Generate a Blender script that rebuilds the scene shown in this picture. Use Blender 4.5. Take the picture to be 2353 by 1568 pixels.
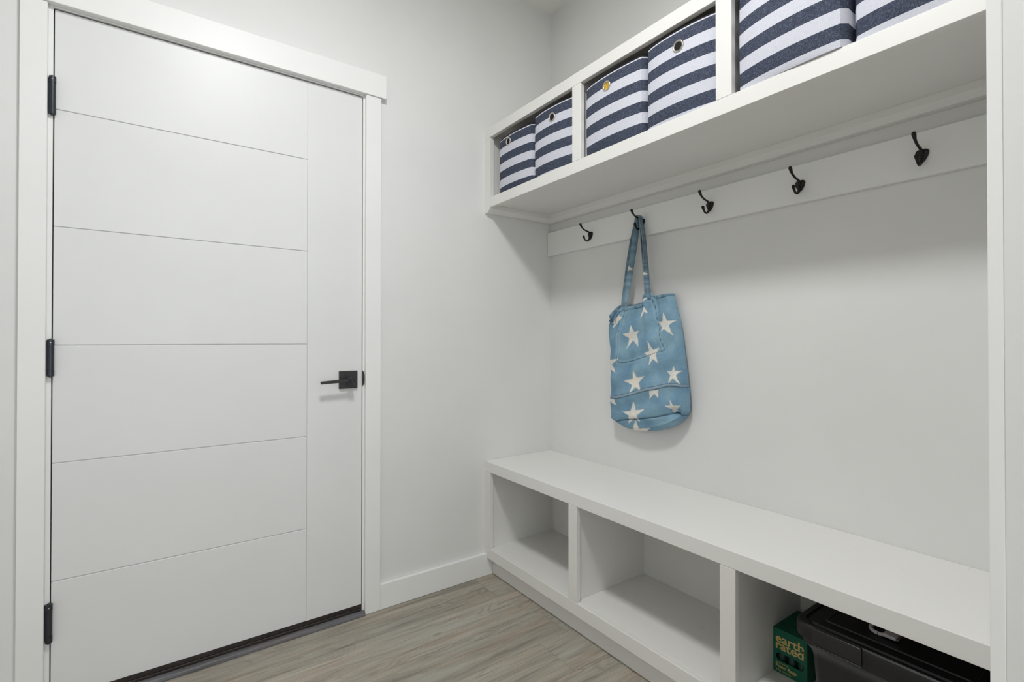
import bpy, bmesh, math, random
import numpy as np
from mathutils import Vector, Matrix

for o in list(bpy.data.objects):
    bpy.data.objects.remove(o, do_unlink=True)
scene = bpy.context.scene
COL = scene.collection

# ------------------------------------------------------------------ camera
FPX, U0, V0 = 1145.3156, 1176.1166, 773.5584
YAW, PITCH, ROLL = 0.6201, 0.0071, 0.0003
cam_data = bpy.data.cameras.new('camera')
cam = bpy.data.objects.new('camera', cam_data)
COL.objects.link(cam)
cam_data.sensor_fit = 'HORIZONTAL'
cam_data.sensor_width = 36.0
cam_data.lens = FPX * 36.0 / 2353.0
cam_data.shift_x = -(U0 - 1176.5) / 2353.0
cam_data.shift_y = (V0 - 784.0) / 2353.0
cam_data.clip_start = 0.02
F = Vector((math.sin(YAW) * math.cos(PITCH), math.cos(YAW) * math.cos(PITCH), math.sin(PITCH)))
R = Vector((math.cos(YAW), -math.sin(YAW), 0))
U = R.cross(F)
R, U = R * math.cos(ROLL) + U * math.sin(ROLL), U * math.cos(ROLL) - R * math.sin(ROLL)
M = Matrix((R, U, -F)).transposed().to_4x4()
M.translation = Vector((-1.637, -1.9544, 1.0829))
cam.matrix_world = M
scene.camera = cam

# ------------------------------------------------------------------ world, exposure, lamp levels
scene.view_settings.view_transform = 'Standard'
scene.view_settings.look = 'None'
scene.view_settings.gamma = 1.0
scene.view_settings.use_curve_mapping = False
scene.view_settings.exposure = 0.0
world = bpy.data.worlds.new('daylight')
scene.world = world
world.use_nodes = True
bg = world.node_tree.nodes['Background']
bg.inputs['Color'].default_value = (0.92, 0.97, 1.0, 1)     # even daylight beyond the hall opening
bg.inputs['Strength'].default_value = 1.7
LAMP_STRENGTH = 112.0           # glow of the ceiling light over the mudroom
HALL_FILL_STRENGTH = 5.0      # unseen fill lamp added behind the photographer
LAMP_COLOR = (0.985, 0.993, 1.0, 1)

# ------------------------------------------------------------------ helpers
WLOC = {}

def link(o):
    COL.objects.link(o)
    return o

def tag(o, label=None, cat=None, group=None, kind=None):
    if label: o['label'] = label
    if cat: o['category'] = cat
    if group: o['group'] = group
    if kind: o['kind'] = kind
    return o

def empty(name, loc):
    o = link(bpy.data.objects.new(name, None))
    o.empty_display_size = 0.05
    o.location = loc
    WLOC[o.name] = Vector(loc)
    return o

def place(o, world, parent):
    world = Vector(world)
    if parent is not None:
        o.parent = parent
        o.location = world - WLOC[parent.name]
    else:
        o.location = world
    WLOC[o.name] = world

def mesh_obj(name, verts, faces, mat, parent=None, smooth=False, origin=None):
    """one mesh object from world-space vertices; the origin sits at the middle of its bounds"""
    v = np.asarray(verts, dtype=float)
    if origin is None:
        origin = (v.min(0) + v.max(0)) / 2
    origin = np.asarray(origin, dtype=float)
    me = bpy.data.meshes.new(name)
    me.from_pydata((v - origin).tolist(), [], faces)
    me.update()
    if smooth:
        me.polygons.foreach_set('use_smooth', [True] * len(me.polygons))
    me.materials.append(mat)
    o = link(bpy.data.objects.new(name, me))
    place(o, origin, parent)
    return o

def bm_obj(name, bm, mat, parent=None, smooth=False):
    bmesh.ops.recalc_face_normals(bm, faces=bm.faces[:])
    me = bpy.data.meshes.new(name)
    co = [v.co.copy() for v in bm.verts]
    mn = Vector([min(c[i] for c in co) for i in range(3)])
    mx = Vector([max(c[i] for c in co) for i in range(3)])
    org = (mn + mx) / 2
    for v in bm.verts:
        v.co -= org
    bm.to_mesh(me)
    bm.free()
    if smooth:
        me.polygons.foreach_set('use_smooth', [True] * len(me.polygons))
    me.materials.append(mat)
    o = link(bpy.data.objects.new(name, me))
    place(o, org, parent)
    return o

def bm_box(bm, x0, x1, y0, y1, z0, z1, bev=0.0, seg=1):
    x0, x1 = sorted((x0, x1)); y0, y1 = sorted((y0, y1)); z0, z1 = sorted((z0, z1))
    vs = [bm.verts.new(p) for p in ((x0, y0, z0), (x1, y0, z0), (x1, y1, z0), (x0, y1, z0),
                                    (x0, y0, z1), (x1, y0, z1), (x1, y1, z1), (x0, y1, z1))]
    fs = [bm.faces.new([vs[i] for i in f]) for f in
          ((3, 2, 1, 0), (4, 5, 6, 7), (0, 1, 5, 4), (1, 2, 6, 5), (2, 3, 7, 6), (3, 0, 4, 7))]
    if bev > 0:
        es = list({e for f in fs for e in f.edges})
        bmesh.ops.bevel(bm, geom=es, offset=bev, segments=seg, affect='EDGES', profile=0.5)

def box(name, x0, x1, y0, y1, z0, z1, mat, parent=None, bev=0.0008, seg=1):
    bm = bmesh.new()
    bm_box(bm, x0, x1, y0, y1, z0, z1, bev, seg)
    return bm_obj(name, bm, mat, parent)

def boxes(name, lst, mat, parent=None, bev=0.0):
    bm = bmesh.new()
    for b in lst:
        bm_box(bm, *b, bev)
    return bm_obj(name, bm, mat, parent)

def bm_prism(bm, pts, axis, a0, a1):
    """extrude a closed 2D polygon along an axis; pts are the two other coordinates in xyz order"""
    def p3(p, a):
        q = list(p); q.insert(axis, a); return q
    A = [bm.verts.new(p3(p, a0)) for p in pts]
    B = [bm.verts.new(p3(p, a1)) for p in pts]
    n = len(pts)
    bm.faces.new(A); bm.faces.new(B[::-1])
    for i in range(n):
        bm.faces.new((A[i], B[i], B[(i + 1) % n], A[(i + 1) % n]))

def prism(name, pts, axis, a0, a1, mat, parent=None, smooth=False):
    bm = bmesh.new()
    bm_prism(bm, pts, axis, a0, a1)
    return bm_obj(name, bm, mat, parent, smooth)

def catmull(pts, n):
    P = np.asarray(pts, dtype=float)
    d = np.r_[0, np.cumsum(np.linalg.norm(np.diff(P, axis=0), axis=1) ** 0.5)]
    t = np.linspace(0, d[-1], n)
    out = np.zeros((n, P.shape[1]))
    m = np.zeros_like(P)
    m[1:-1] = (P[2:] - P[:-2]) / (d[2:] - d[:-2])[:, None]
    m[0] = (P[1] - P[0]) / (d[1] - d[0]); m[-1] = (P[-1] - P[-2]) / (d[-1] - d[-2])
    k = np.clip(np.searchsorted(d, t, side='right') - 1, 0, len(P) - 2)
    h = (d[k + 1] - d[k])
    s = (t - d[k]) / h
    h00 = 2 * s**3 - 3 * s**2 + 1; h10 = s**3 - 2 * s**2 + s; h01 = -2 * s**3 + 3 * s**2; h11 = s**3 - s**2
    out = h00[:, None] * P[k] + (h10 * h)[:, None] * m[k] + h01[:, None] * P[k + 1] + (h11 * h)[:, None] * m[k + 1]
    return out

def tube(name, path, radii, mat, parent=None, n=10, steps=28, flat=1.0):
    """smooth tube through path points with varying radius"""
    pr = np.c_[np.asarray(path, float), np.asarray(radii, float)]
    q = catmull(pr, steps)
    P, r = q[:, :3], q[:, 3]
    T = np.gradient(P, axis=0)
    T /= np.linalg.norm(T, axis=1)[:, None]
    verts, faces = [], []
    up = np.array([0, 1.0, 0])
    for i in range(steps):
        a = up - T[i] * (up @ T[i]); a /= np.linalg.norm(a)
        b = np.cross(T[i], a)
        for k in range(n):
            w = 2 * math.pi * k / n
            verts.append(P[i] + r[i] * (a * math.cos(w) * flat + b * math.sin(w)))
    for i in range(steps - 1):
        for k in range(n):
            faces.append((i * n + k, i * n + (k + 1) % n, (i + 1) * n + (k + 1) % n, (i + 1) * n + k))
    faces.append(tuple(range(n))[::-1])
    faces.append(tuple((steps - 1) * n + k for k in range(n)))
    return mesh_obj(name, verts, faces, mat, parent, smooth=True)

def bm_cyl(bm, c, axis, r0, r1, h, n=24):
    """cone frustum from c along +axis (0,1,2)"""
    o = [i for i in range(3) if i != axis]
    A, B = [], []
    for k in range(n):
        w = 2 * math.pi * k / n
        for L, r, hh in ((A, r0, 0), (B, r1, h)):
            p = [0, 0, 0]
            p[axis] = c[axis] + hh
            p[o[0]] = c[o[0]] + r * math.cos(w); p[o[1]] = c[o[1]] + r * math.sin(w)
            L.append(bm.verts.new(p))
    bm.faces.new(A); bm.faces.new(B[::-1])
    for k in range(n):
        bm.faces.new((A[k], B[k], B[(k + 1) % n], A[(k + 1) % n]))

def shade_by_angle(o, ang=0.6):
    me = o.data
    me.polygons.foreach_set('use_smooth', [True] * len(me.polygons))
    try:
        me.set_sharp_from_angle(angle=ang)
    except Exception:
        pass
    return o

def torus(name, c, normal, R_, r_, mat, parent=None, n=32, m=10, squash=1.0):
    nz = Vector(normal).normalized()
    a = nz.orthogonal().normalized(); b = nz.cross(a)
    verts, faces = [], []
    for i in range(n):
        w = 2 * math.pi * i / n
        d = a * math.cos(w) + b * math.sin(w)
        for j in range(m):
            t = 2 * math.pi * j / m
            verts.append(Vector(c) + d * (R_ + r_ * math.cos(t)) + nz * (r_ * squash * math.sin(t)))
    for i in range(n):
        for j in range(m):
            faces.append((i * m + j, ((i + 1) % n) * m + j, ((i + 1) % n) * m + (j + 1) % m, i * m + (j + 1) % m))
    return mesh_obj(name, [tuple(v) for v in verts], faces, mat, parent, smooth=True)

def disc(name, c, normal, r, mat, parent=None, n=28):
    nz = Vector(normal).normalized()
    a = nz.orthogonal().normalized(); b = nz.cross(a)
    vs = [tuple(Vector(c) + (a * math.cos(2 * math.pi * i / n) + b * math.sin(2 * math.pi * i / n)) * r) for i in range(n)]
    return mesh_obj(name, vs, [tuple(range(n))], mat, parent)

# ------------------------------------------------------------------ materials
def srgb(r, g, b):
    f = lambda c: (c / 255 / 12.92) if c / 255 <= 0.04045 else ((c / 255 + 0.055) / 1.055) ** 2.4
    return (f(r), f(g), f(b), 1)

class NT:
    def __init__(self, name):
        self.m = bpy.data.materials.new(name)
        self.m.use_nodes = True
        self.t = self.m.node_tree
        self.b = self.t.nodes['Principled BSDF']
    def n(self, typ, **kw):
        x = self.t.nodes.new(typ)
        for k, v in kw.items():
            if k in x.inputs: x.inputs[k].default_value = v
            else: setattr(x, k, v)
        return x
    def l(self, a, b):
        self.t.links.new(a, b)
    def math(self, op, a, b=None):
        x = self.n('ShaderNodeMath', operation=op)
        for i, s in enumerate((a, b)):
            if s is None: continue
            if isinstance(s, (int, float)): x.inputs[i].default_value = s
            else: self.l(s, x.inputs[i])
        return x.outputs[0]
    def ramp(self, fac, stops, interp='LINEAR'):
        x = self.n('ShaderNodeValToRGB')
        x.color_ramp.interpolation = interp
        e = x.color_ramp.elements
        while len(e) < len(stops): e.new(0.5)
        for i, (p, c) in enumerate(stops):
            e[i].position = p; e[i].color = c
        self.l(fac, x.inputs[0])
        return x.outputs[0]
    def mix(self, fac, a, b, blend='MIX'):
        x = self.n('ShaderNodeMix', data_type='RGBA', blend_type=blend)
        for i, s in ((0, fac), (6, a), (7, b)):
            if isinstance(s, (int, float, tuple)): x.inputs[i].default_value = s
            else: self.l(s, x.inputs[i])
        return x.outputs[2]
    def bump(self, h, strength, dist):
        x = self.n('ShaderNodeBump')
        x.inputs['Strength'].default_value = strength
        x.inputs['Distance'].default_value = dist
        self.l(h, x.inputs['Height'])
        self.l(x.outputs[0], self.b.inputs['Normal'])
    def set(self, **kw):
        for k, v in kw.items():
            self.b.inputs[k.replace('_', ' ')].default_value = v

def paint(name, col, rough=0.5, bump=0.15, scale=140.0, dist=0.0006, spec=0.35, detail=2.0, mott=0.02):
    k = NT(name)
    k.set(Roughness=rough)
    k.b.inputs['Specular IOR Level'].default_value = spec
    tc = k.n('ShaderNodeTexCoord')
    n1 = k.n('ShaderNodeTexNoise', Scale=scale, Detail=detail)
    k.l(tc.outputs['Object'], n1.inputs['Vector'])
    n2 = k.n('ShaderNodeTexNoise', Scale=3.0, Detail=3.0)
    k.l(tc.outputs['Object'], n2.inputs['Vector'])
    dark = tuple(c * (1 - 2 * mott) for c in col[:3]) + (1,)
    k.l(k.ramp(n2.outputs['Fac'], [(0.3, dark), (0.7, col)]), k.b.inputs['Base Color'])
    k.bump(n1.outputs['Fac'], bump, dist)
    return k.m

def plain(name, col, rough=0.5, metal=0.0, spec=0.5, nscale=90.0, namt=0.12, bump=0.1):
    k = NT(name)
    k.set(Roughness=rough, Metallic=metal)
    k.b.inputs['Specular IOR Level'].default_value = spec
    tc = k.n('ShaderNodeTexCoord')
    n1 = k.n('ShaderNodeTexNoise', Scale=nscale, Detail=3.0)
    k.l(tc.outputs['Object'], n1.inputs['Vector'])
    lo = tuple(c * (1 - namt) for c in col[:3]) + (1,)
    hi = tuple(min(1, c * (1 + namt)) for c in col[:3]) + (1,)
    k.l(k.ramp(n1.outputs['Fac'], [(0.3, lo), (0.7, hi)]), k.b.inputs['Base Color'])
    k.bump(n1.outputs['Fac'], bump, 0.0005)
    return k.m

WALL = paint('wall_paint', (0.785, 0.782, 0.766, 1), 0.6, 0.25, 55.0, 0.0012)
CEIL = paint('ceiling_paint', (0.86, 0.85, 0.81, 1), 0.8, 0.3, 60.0, 0.0012)
TRIM = paint('trim_paint', (0.875, 0.873, 0.855, 1), 0.42, 0.08, 90.0, 0.0005)
DOORP = paint('door_paint', (0.79, 0.79, 0.78, 1), 0.38, 0.05, 160.0, 0.0004)
CAB = paint('cabinet_paint', (0.81, 0.80, 0.768, 1), 0.42, 0.10, 70.0, 0.0005, mott=0.015)

def scuffed_paint():
    k = NT('scuffed_cabinet_paint')
    k.set(Roughness=0.45)
    tc = k.n('ShaderNodeTexCoord')
    mp = k.n('ShaderNodeMapping')
    mp.inputs['Rotation'].default_value = (0, 0, 0.9)
    mp.inputs['Scale'].default_value = (14, 90, 20)
    k.l(tc.outputs['Object'], mp.inputs['Vector'])
    n1 = k.n('ShaderNodeTexNoise', Scale=1.0, Detail=4.0, Roughness=0.6)
    k.l(mp.outputs[0], n1.inputs['Vector'])
    n2 = k.n('ShaderNodeTexNoise', Scale=3.5, Detail=1.0)
    k.l(tc.outputs['Object'], n2.inputs['Vector'])
    a = k.ramp(n1.outputs['Fac'], [(0.63, (0, 0, 0, 1)), (0.70, (1, 1, 1, 1))])
    b = k.ramp(n2.outputs['Fac'], [(0.56, (0, 0, 0, 1)), (0.66, (1, 1, 1, 1))])
    f = k.math('MULTIPLY', a, b)
    f = k.math('MULTIPLY', f, 0.45)
    k.l(k.mix(f, (0.82, 0.81, 0.785, 1), (0.45, 0.43, 0.40, 1)), k.b.inputs['Base Color'])
    return k.m
CABS = scuffed_paint()

def wood_floor(name, cols, rough=0.5):
    k = NT(name)
    tc = k.n('ShaderNodeTexCoord')
    oi = k.n('ShaderNodeObjectInfo')
    ofs = k.n('ShaderNodeCombineXYZ')
    r1 = k.math('MULTIPLY', oi.outputs['Random'], 37.0)
    k.l(r1, ofs.inputs[0]); k.l(k.math('MULTIPLY', oi.outputs['Random'], 91.0), ofs.inputs[1])
    add = k.n('ShaderNodeVectorMath', operation='ADD')
    k.l(tc.outputs['Object'], add.inputs[0]); k.l(ofs.outputs[0], add.inputs[1])
    # warped coordinates so that the grain wanders and closes into cathedrals
    wn = k.n('ShaderNodeTexNoise', Scale=1.0, Detail=2.0)
    mpw = k.n('ShaderNodeMapping'); mpw.inputs['Scale'].default_value = (2.6, 9.0, 1)
    k.l(add.outputs[0], mpw.inputs['Vector']); k.l(mpw.outputs[0], wn.inputs['Vector'])
    sep = k.n('ShaderNodeSeparateXYZ'); k.l(add.outputs[0], sep.inputs[0])
    # fine fibre
    mp1 = k.n('ShaderNodeMapping'); mp1.inputs['Scale'].default_value = (9, 420, 1)
    k.l(add.outputs[0], mp1.inputs['Vector'])
    n1 = k.n('ShaderNodeTexNoise', Scale=1.0, Detail=4.0, Roughness=0.65)
    k.l(mp1.outputs[0], n1.inputs['Vector'])
    # broad streaks
    mp2 = k.n('ShaderNodeMapping'); mp2.inputs['Scale'].default_value = (1.6, 26, 1)
    k.l(add.outputs[0], mp2.inputs['Vector'])
    n2 = k.n('ShaderNodeTexNoise', Scale=1.0, Detail=4.0, Roughness=0.6, Distortion=0.6)
    k.l(mp2.outputs[0], n2.inputs['Vector'])
    # rings
    ring = k.math('SINE', k.math('ADD', k.math('MULTIPLY', wn.outputs['Fac'], 95.0), k.math('MULTIPLY', sep.outputs[1], 60.0)))
    ring = k.math('MULTIPLY', k.math('ADD', ring, 1.0), 0.5)
    ring = k.math('POWER', ring, 2.5)
    mp3 = k.n('ShaderNodeMapping'); mp3.inputs['Scale'].default_value = (2.2, 8, 1)
    k.l(add.outputs[0], mp3.inputs['Vector'])
    n3 = k.n('ShaderNodeTexNoise', Scale=1.0, Detail=1.0)
    k.l(mp3.outputs[0], n3.inputs['Vector'])
    mask = k.ramp(n3.outputs['Fac'], [(0.50, (0, 0, 0, 1)), (0.64, (1, 1, 1, 1))])
    base = k.ramp(n2.outputs['Fac'], [(0.25, cols[0]), (0.48, cols[1]), (0.75, cols[2])])
    # hue patches: cool grey, pinkish brown, olive
    mp5 = k.n('ShaderNodeMapping'); mp5.inputs['Scale'].default_value = (1.7, 11, 1); mp5.inputs['Location'].default_value = (5, 3, 0)
    k.l(add.outputs[0], mp5.inputs['Vector'])
    n5 = k.n('ShaderNodeTexNoise', Scale=1.0, Detail=3.0); k.l(mp5.outputs[0], n5.inputs['Vector'])
    hue = k.ramp(n5.outputs['Fac'], [(0.34, (1.05, 0.97, 0.93, 1)), (0.5, (1.0, 1.0, 1.0, 1)), (0.66, (0.97, 1.0, 1.03, 1))])
    base = k.mix(1.0, base, hue, 'MULTIPLY')
    # thin dark streaks
    mp6 = k.n('ShaderNodeMapping'); mp6.inputs['Scale'].default_value = (3.2, 70, 1); mp6.inputs['Location'].default_value = (2, 8, 0)
    k.l(add.outputs[0], mp6.inputs['Vector'])
    n6 = k.n('ShaderNodeTexNoise', Scale=1.0, Detail=3.0, Roughness=0.55, Distortion=0.5); k.l(mp6.outputs[0], n6.inputs['Vector'])
    stk = k.ramp(n6.outputs['Fac'], [(0.58, (0, 0, 0, 1)), (0.72, (1, 1, 1, 1))])
    base = k.mix(k.math('MULTIPLY', stk, 0.55), base, cols[3])
    fib = k.ramp(n1.outputs['Fac'], [(0.3, (0.66, 0.66, 0.65, 1)), (0.7, (1.22, 1.22, 1.22, 1))])
    c = k.mix(0.75, base, fib, 'MULTIPLY')
    rm = k.math('MULTIPLY', k.math('MULTIPLY', ring, mask), 0.30)
    c = k.mix(rm, c, cols[3])
    tone = k.math('ADD', k.math('MULTIPLY', oi.outputs['Random'], 0.16), 0.92)
    tv = k.n('ShaderNodeCombineColor')
    for i in range(3): k.l(tone, tv.inputs[i])
    c = k.mix(1.0, c, tv.outputs[0], 'MULTIPLY')
    # knots
    vor = k.n('ShaderNodeTexVoronoi', Scale=1.0)
    mp4 = k.n('ShaderNodeMapping'); mp4.inputs['Scale'].default_value = (2.4, 6.5, 1)
    k.l(add.outputs[0], mp4.inputs['Vector']); k.l(mp4.outputs[0], vor.inputs['Vector'])
    kn = k.ramp(vor.outputs['Distance'], [(0.02, (1, 1, 1, 1)), (0.075, (0, 0, 0, 1))])
    c = k.mix(k.math('MULTIPLY', kn, 0.7), c, cols[4])
    k.l(c, k.b.inputs['Base Color'])
    k.set(Roughness=rough)
    k.b.inputs['Specular IOR Level'].default_value = 0.3
    k.bump(n1.outputs['Fac'], 0.15, 0.0006)
    return k.m
PLANK = wood_floor('grey_oak_plank', [srgb(132, 125, 113), srgb(166, 159, 146), srgb(186, 181, 168), srgb(104, 94, 82), srgb(80, 70, 60)])
REDUCER = wood_floor('charcoal_wood_strip', [srgb(84, 82, 84), srgb(106, 105, 108), srgb(124, 123, 126), srgb(80, 78, 78), srgb(70, 68, 68)], 0.4)
SUBFLOOR = plain('dark_floor_joint', srgb(62, 57, 51), 0.8)
BLACK = plain('matte_black_metal', srgb(58, 56, 58), 0.36, 0.3, 0.5, 220.0, 0.2, 0.08)
HINGE = plain('satin_black_hinge', srgb(62, 66, 72), 0.30, 0.6, 0.5, 300.0, 0.15, 0.08)
IRON = plain('oil_rubbed_iron', srgb(38, 34, 32), 0.48, 0.5, 0.5, 160.0, 0.2, 0.15)
SWEEP = plain('dark_rubber', srgb(48, 42, 38), 0.6, 0.0, 0.4, 60.0, 0.35, 0.2)
STEEL = plain('brushed_nickel', srgb(205, 200, 190), 0.28, 1.0, 0.5, 120.0, 0.05, 0.03)
HOLE = plain('dark_fabric_lining', srgb(38, 35, 36), 0.9, 0.0, 0.2, 200.0, 0.2, 0.2)
GOLD = plain('mustard_yellow_cloth', srgb(196, 160, 60), 0.7, 0.0, 0.3, 160.0, 0.45, 0.6)
PLASTIC = plain('black_plastic', srgb(30, 30, 32), 0.32, 0.0, 0.5, 500.0, 0.15, 0.25)
PLASTICL = plain('black_lid_plastic', srgb(20, 20, 21), 0.38, 0.0, 0.5, 500.0, 0.15, 0.3)
CLIP = plain('pale_lilac_plastic', srgb(214, 206, 212), 0.4)
GREEN = plain('deep_green_card', srgb(28, 100, 78), 0.55, 0.0, 0.3, 300.0, 0.06, 0.05)
GREEND = plain('dark_green_film', srgb(24, 62, 54), 0.35, 0.0, 0.5, 120.0, 0.3, 0.4)
CREAM = plain('cream_gold_ink', srgb(216, 190, 120), 0.6, 0.0, 0.3, 300.0, 0.04, 0.0)
SHADOWGAP = plain('dark_gap_shade', srgb(40, 38, 34), 0.9)  # shade of the door gap as a dark colour
WHITEP = plain('white_lamp_plastic', srgb(235, 235, 232), 0.4)

def emission(name, col, s):
    k = NT(name)
    k.b.inputs['Emission Color'].default_value = col
    k.b.inputs['Emission Strength'].default_value = s
    k.b.inputs['Base Color'].default_value = (0.9, 0.9, 0.9, 1)
    return k.m

def stripe_fabric():
    k = NT('navy_and_white_striped_canvas')
    tc = k.n('ShaderNodeTexCoord'); oi = k.n('ShaderNodeObjectInfo')
    sp = k.n('ShaderNodeSeparateXYZ'); k.l(tc.outputs['Object'], sp.inputs[0])
    sc = k.n('ShaderNodeSeparateColor'); k.l(oi.outputs['Color'], sc.inputs[0])
    z = k.math('ADD', sp.outputs[2], k.math('MULTIPLY', sc.outputs[0], 0.1))
    ph = k.math('FRACT', k.math('ADD', k.math('DIVIDE', z, 0.0690), 100.0))
    st = k.math('LESS_THAN', ph, 0.505)
    # woven threads: fine noise stretched along each direction
    m1 = k.n('ShaderNodeMapping'); m1.inputs['Scale'].default_value = (140, 140, 1300)
    m2 = k.n('ShaderNodeMapping'); m2.inputs['Scale'].default_value = (1300, 1300, 140)
    ns = []
    for m_ in (m1, m2):
        k.l(tc.outputs['Object'], m_.inputs['Vector'])
        n_ = k.n('ShaderNodeTexNoise', Scale=1.0, Detail=2.0)
        k.l(m_.outputs[0], n_.inputs['Vector']); ns.append(n_.outputs['Fac'])
    w = k.math('MULTIPLY', k.math('ADD', ns[0], ns[1]), 0.5)
    navy = k.ramp(w, [(0.32, srgb(44, 49, 61)), (0.52, srgb(66, 72, 89)), (0.70, srgb(122, 129, 146))])
    white = k.ramp(w, [(0.3, srgb(194, 195, 206)), (0.6, srgb(214, 215, 224))])
    k.l(k.mix(st, white, navy), k.b.inputs['Base Color'])
    k.set(Roughness=0.85)
    k.b.inputs['Specular IOR Level'].default_value = 0.15
    k.bump(w, 0.3, 0.0006)
    return k.m
STRIPE = stripe_fabric()

def denim():
    k = NT('washed_star_denim')
    at = k.n('ShaderNodeAttribute', attribute_name='dye')
    tc = k.n('ShaderNodeTexCoord')
    m1 = k.n('ShaderNodeMapping'); m1.inputs['Scale'].default_value = (500, 900, 500); m1.inputs['Rotation'].default_value = (0.6, 0, 0)
    k.l(tc.outputs['Object'], m1.inputs['Vector'])
    n1 = k.n('ShaderNodeTexNoise', Scale=1.0, Detail=3.0); k.l(m1.outputs[0], n1.inputs['Vector'])
    n2 = k.n('ShaderNodeTexNoise', Scale=16.0, Detail=5.0, Roughness=0.6); k.l(tc.outputs['Object'], n2.inputs['Vector'])
    a = k.ramp(n1.outputs['Fac'], [(0.3, (0.72, 0.74, 0.77, 1)), (0.7, (1.20, 1.18, 1.16, 1))])
    b = k.ramp(n2.outputs['Fac'], [(0.3, (0.80, 0.84, 0.88, 1)), (0.7, (1.12, 1.10, 1.06, 1))])
    c = k.mix(1.0, at.outputs['Color'], a, 'MULTIPLY')
    c = k.mix(1.0, c, b, 'MULTIPLY')
    k.l(c, k.b.inputs['Base Color'])
    k.set(Roughness=0.9)
    k.b.inputs['Specular IOR Level'].default_value = 0.1
    k.bump(n1.outputs['Fac'], 0.35, 0.0007)
    return k.m
DENIM = denim()

# ------------------------------------------------------------------ the room
CZ = 2.7442
XL, XR, YF = -2.95, 0.0, -3.70
DX0, DX1, DZ = -1.9000, -0.9560, 2.0680          # rough opening of the door
tag(boxes('wall_back', [(XL - 0.12, DX0, 0, 0.12, 0, CZ), (DX1, 0.12, 0, 0.12, 0, CZ), (DX0, DX1, 0, 0.12, DZ, CZ)], WALL), kind='structure')
tag(boxes('wall_right', [(0, 0.12, YF, 0, 0, CZ)], WALL), kind='structure')
tag(boxes('wall_left', [(XL - 0.12, XL, YF, 0, 0, CZ)], WALL), kind='structure')
OX0, OX1, OZ = -2.75, -0.45, 2.30                # unseen opening behind the photographer, widened to let in fill daylight
tag(boxes('wall_front', [(XL - 0.12, OX0, YF - 0.12, YF, 0, CZ), (OX1, 0.12, YF - 0.12, YF, 0, CZ), (OX0, OX1, YF - 0.12, YF, OZ, CZ)], WALL), kind='structure')
tag(boxes('ceiling', [(XL - 0.12, 0.12, YF - 0.12, 0.12, CZ, CZ + 0.1)], CEIL), kind='structure')
# short return wall that closes the bench niche, its end trimmed with a board
wr = tag(boxes('wall_return', [(-0.8197, 0, -1.935, -1.8130, 0, CZ)], WALL, bev=0.0), kind='structure')
tag(box('trim_4', -0.8210, -0.40, -1.8129, -1.7990, 0, CZ, TRIM, bev=0.0010, seg=2), kind='structure')

fl = tag(empty('floor', (-1.475, -1.85, 0)), kind='structure')
box('subfloor', XL - 0.12, 0.12, YF - 0.12, 0.12, -0.06, -0.0070, SUBFLOOR, fl, bev=0)
PW, PLN = 0.180, 1.22
rng = random.Random(5)
rows = []
y = 0.118
row = 0
y_edges = [0.118, -0.0205]
while y_edges[-1] > YF - 0.10:
    y_edges.append(y_edges[-1] - PW)
starts = {1: -0.460, 4: -0.518}
plank_mesh = {}
for i in range(len(y_edges) - 1):
    ya, yb = y_edges[i], max(y_edges[i + 1], YF - 0.12)
    x = starts.get(i, -0.46 - rng.uniform(0, PLN))
    cuts = []
    while x < 0.12: x += PLN
    while x > XL - 0.12 - PLN:
        cuts.append(x); x -= PLN
    for a in cuts:
        x1, x0 = min(a, 0.0), max(a - PLN, XL)
        if x1 - x0 < 0.02: continue
        key = (round(x1 - x0, 4), round(ya - yb, 4))
        if key not in plank_mesh:
            o = box('plank', x0 + 0.0003, x1 - 0.0003, yb + 0.0003, ya - 0.0003, -0.0070, 0.0, PLANK, fl, bev=0.0006)
            plank_mesh[key] = o.data
        else:
            o = link(bpy.data.objects.new('plank', plank_mesh[key]))
            place(o, ((x0 + x1) / 2, (ya + yb) / 2, -0.0035), fl)

# baseboards
BH = 0.1005
bb = tag(empty('baseboard_back', (-0.65, -0.0075, 0)), kind='structure')
box('board', -0.9003, -0.3945, -0.0175, -0.0003, 0.0005, BH, TRIM, bb, bev=0.0015)
box('board', -0.3945, -0.3612, -0.0175, -0.0003, 0.0005, 0.0812, TRIM, bb, bev=0.0008)
tag(box('baseboard_left', XL + 0.0003, XL + 0.015, YF, 0, 0.0005, BH, TRIM), kind='structure')
tag(box('baseboard_door_side', XL + 0.016, -1.954, -0.015, -0.0003, 0.0005, BH, TRIM), kind='structure')
bd = bpy.data.objects['baseboard_door_side']; bd.name = 'baseboard_back_left'

# ------------------------------------------------------------------ door
CT = 0.018
LX0, LX1, LZ0, LZ1 = -1.8816, -0.9712, 0.0376, 2.0500
LY = 0.003
tag(box('trim_1', -1.9525, -1.8945, -CT, -0.0003, 0.0005, 2.0575, TRIM, bev=0.0012), kind='structure')
tag(box('trim_2', -0.9622, -0.9005, -CT, -0.0003, 0.0005, 2.0575, TRIM, bev=0.0012), kind='structure')
tag(box('trim_3', -1.9725, -0.8806, -CT - 0.006, -0.0003, 2.0578, 2.1500, TRIM, bev=0.0012), kind='structure')
dr = tag(empty('door_1', (-1.4264, 0.02, 0)), label='white door with six routed panels and black lever handle', kind='structure')
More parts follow.
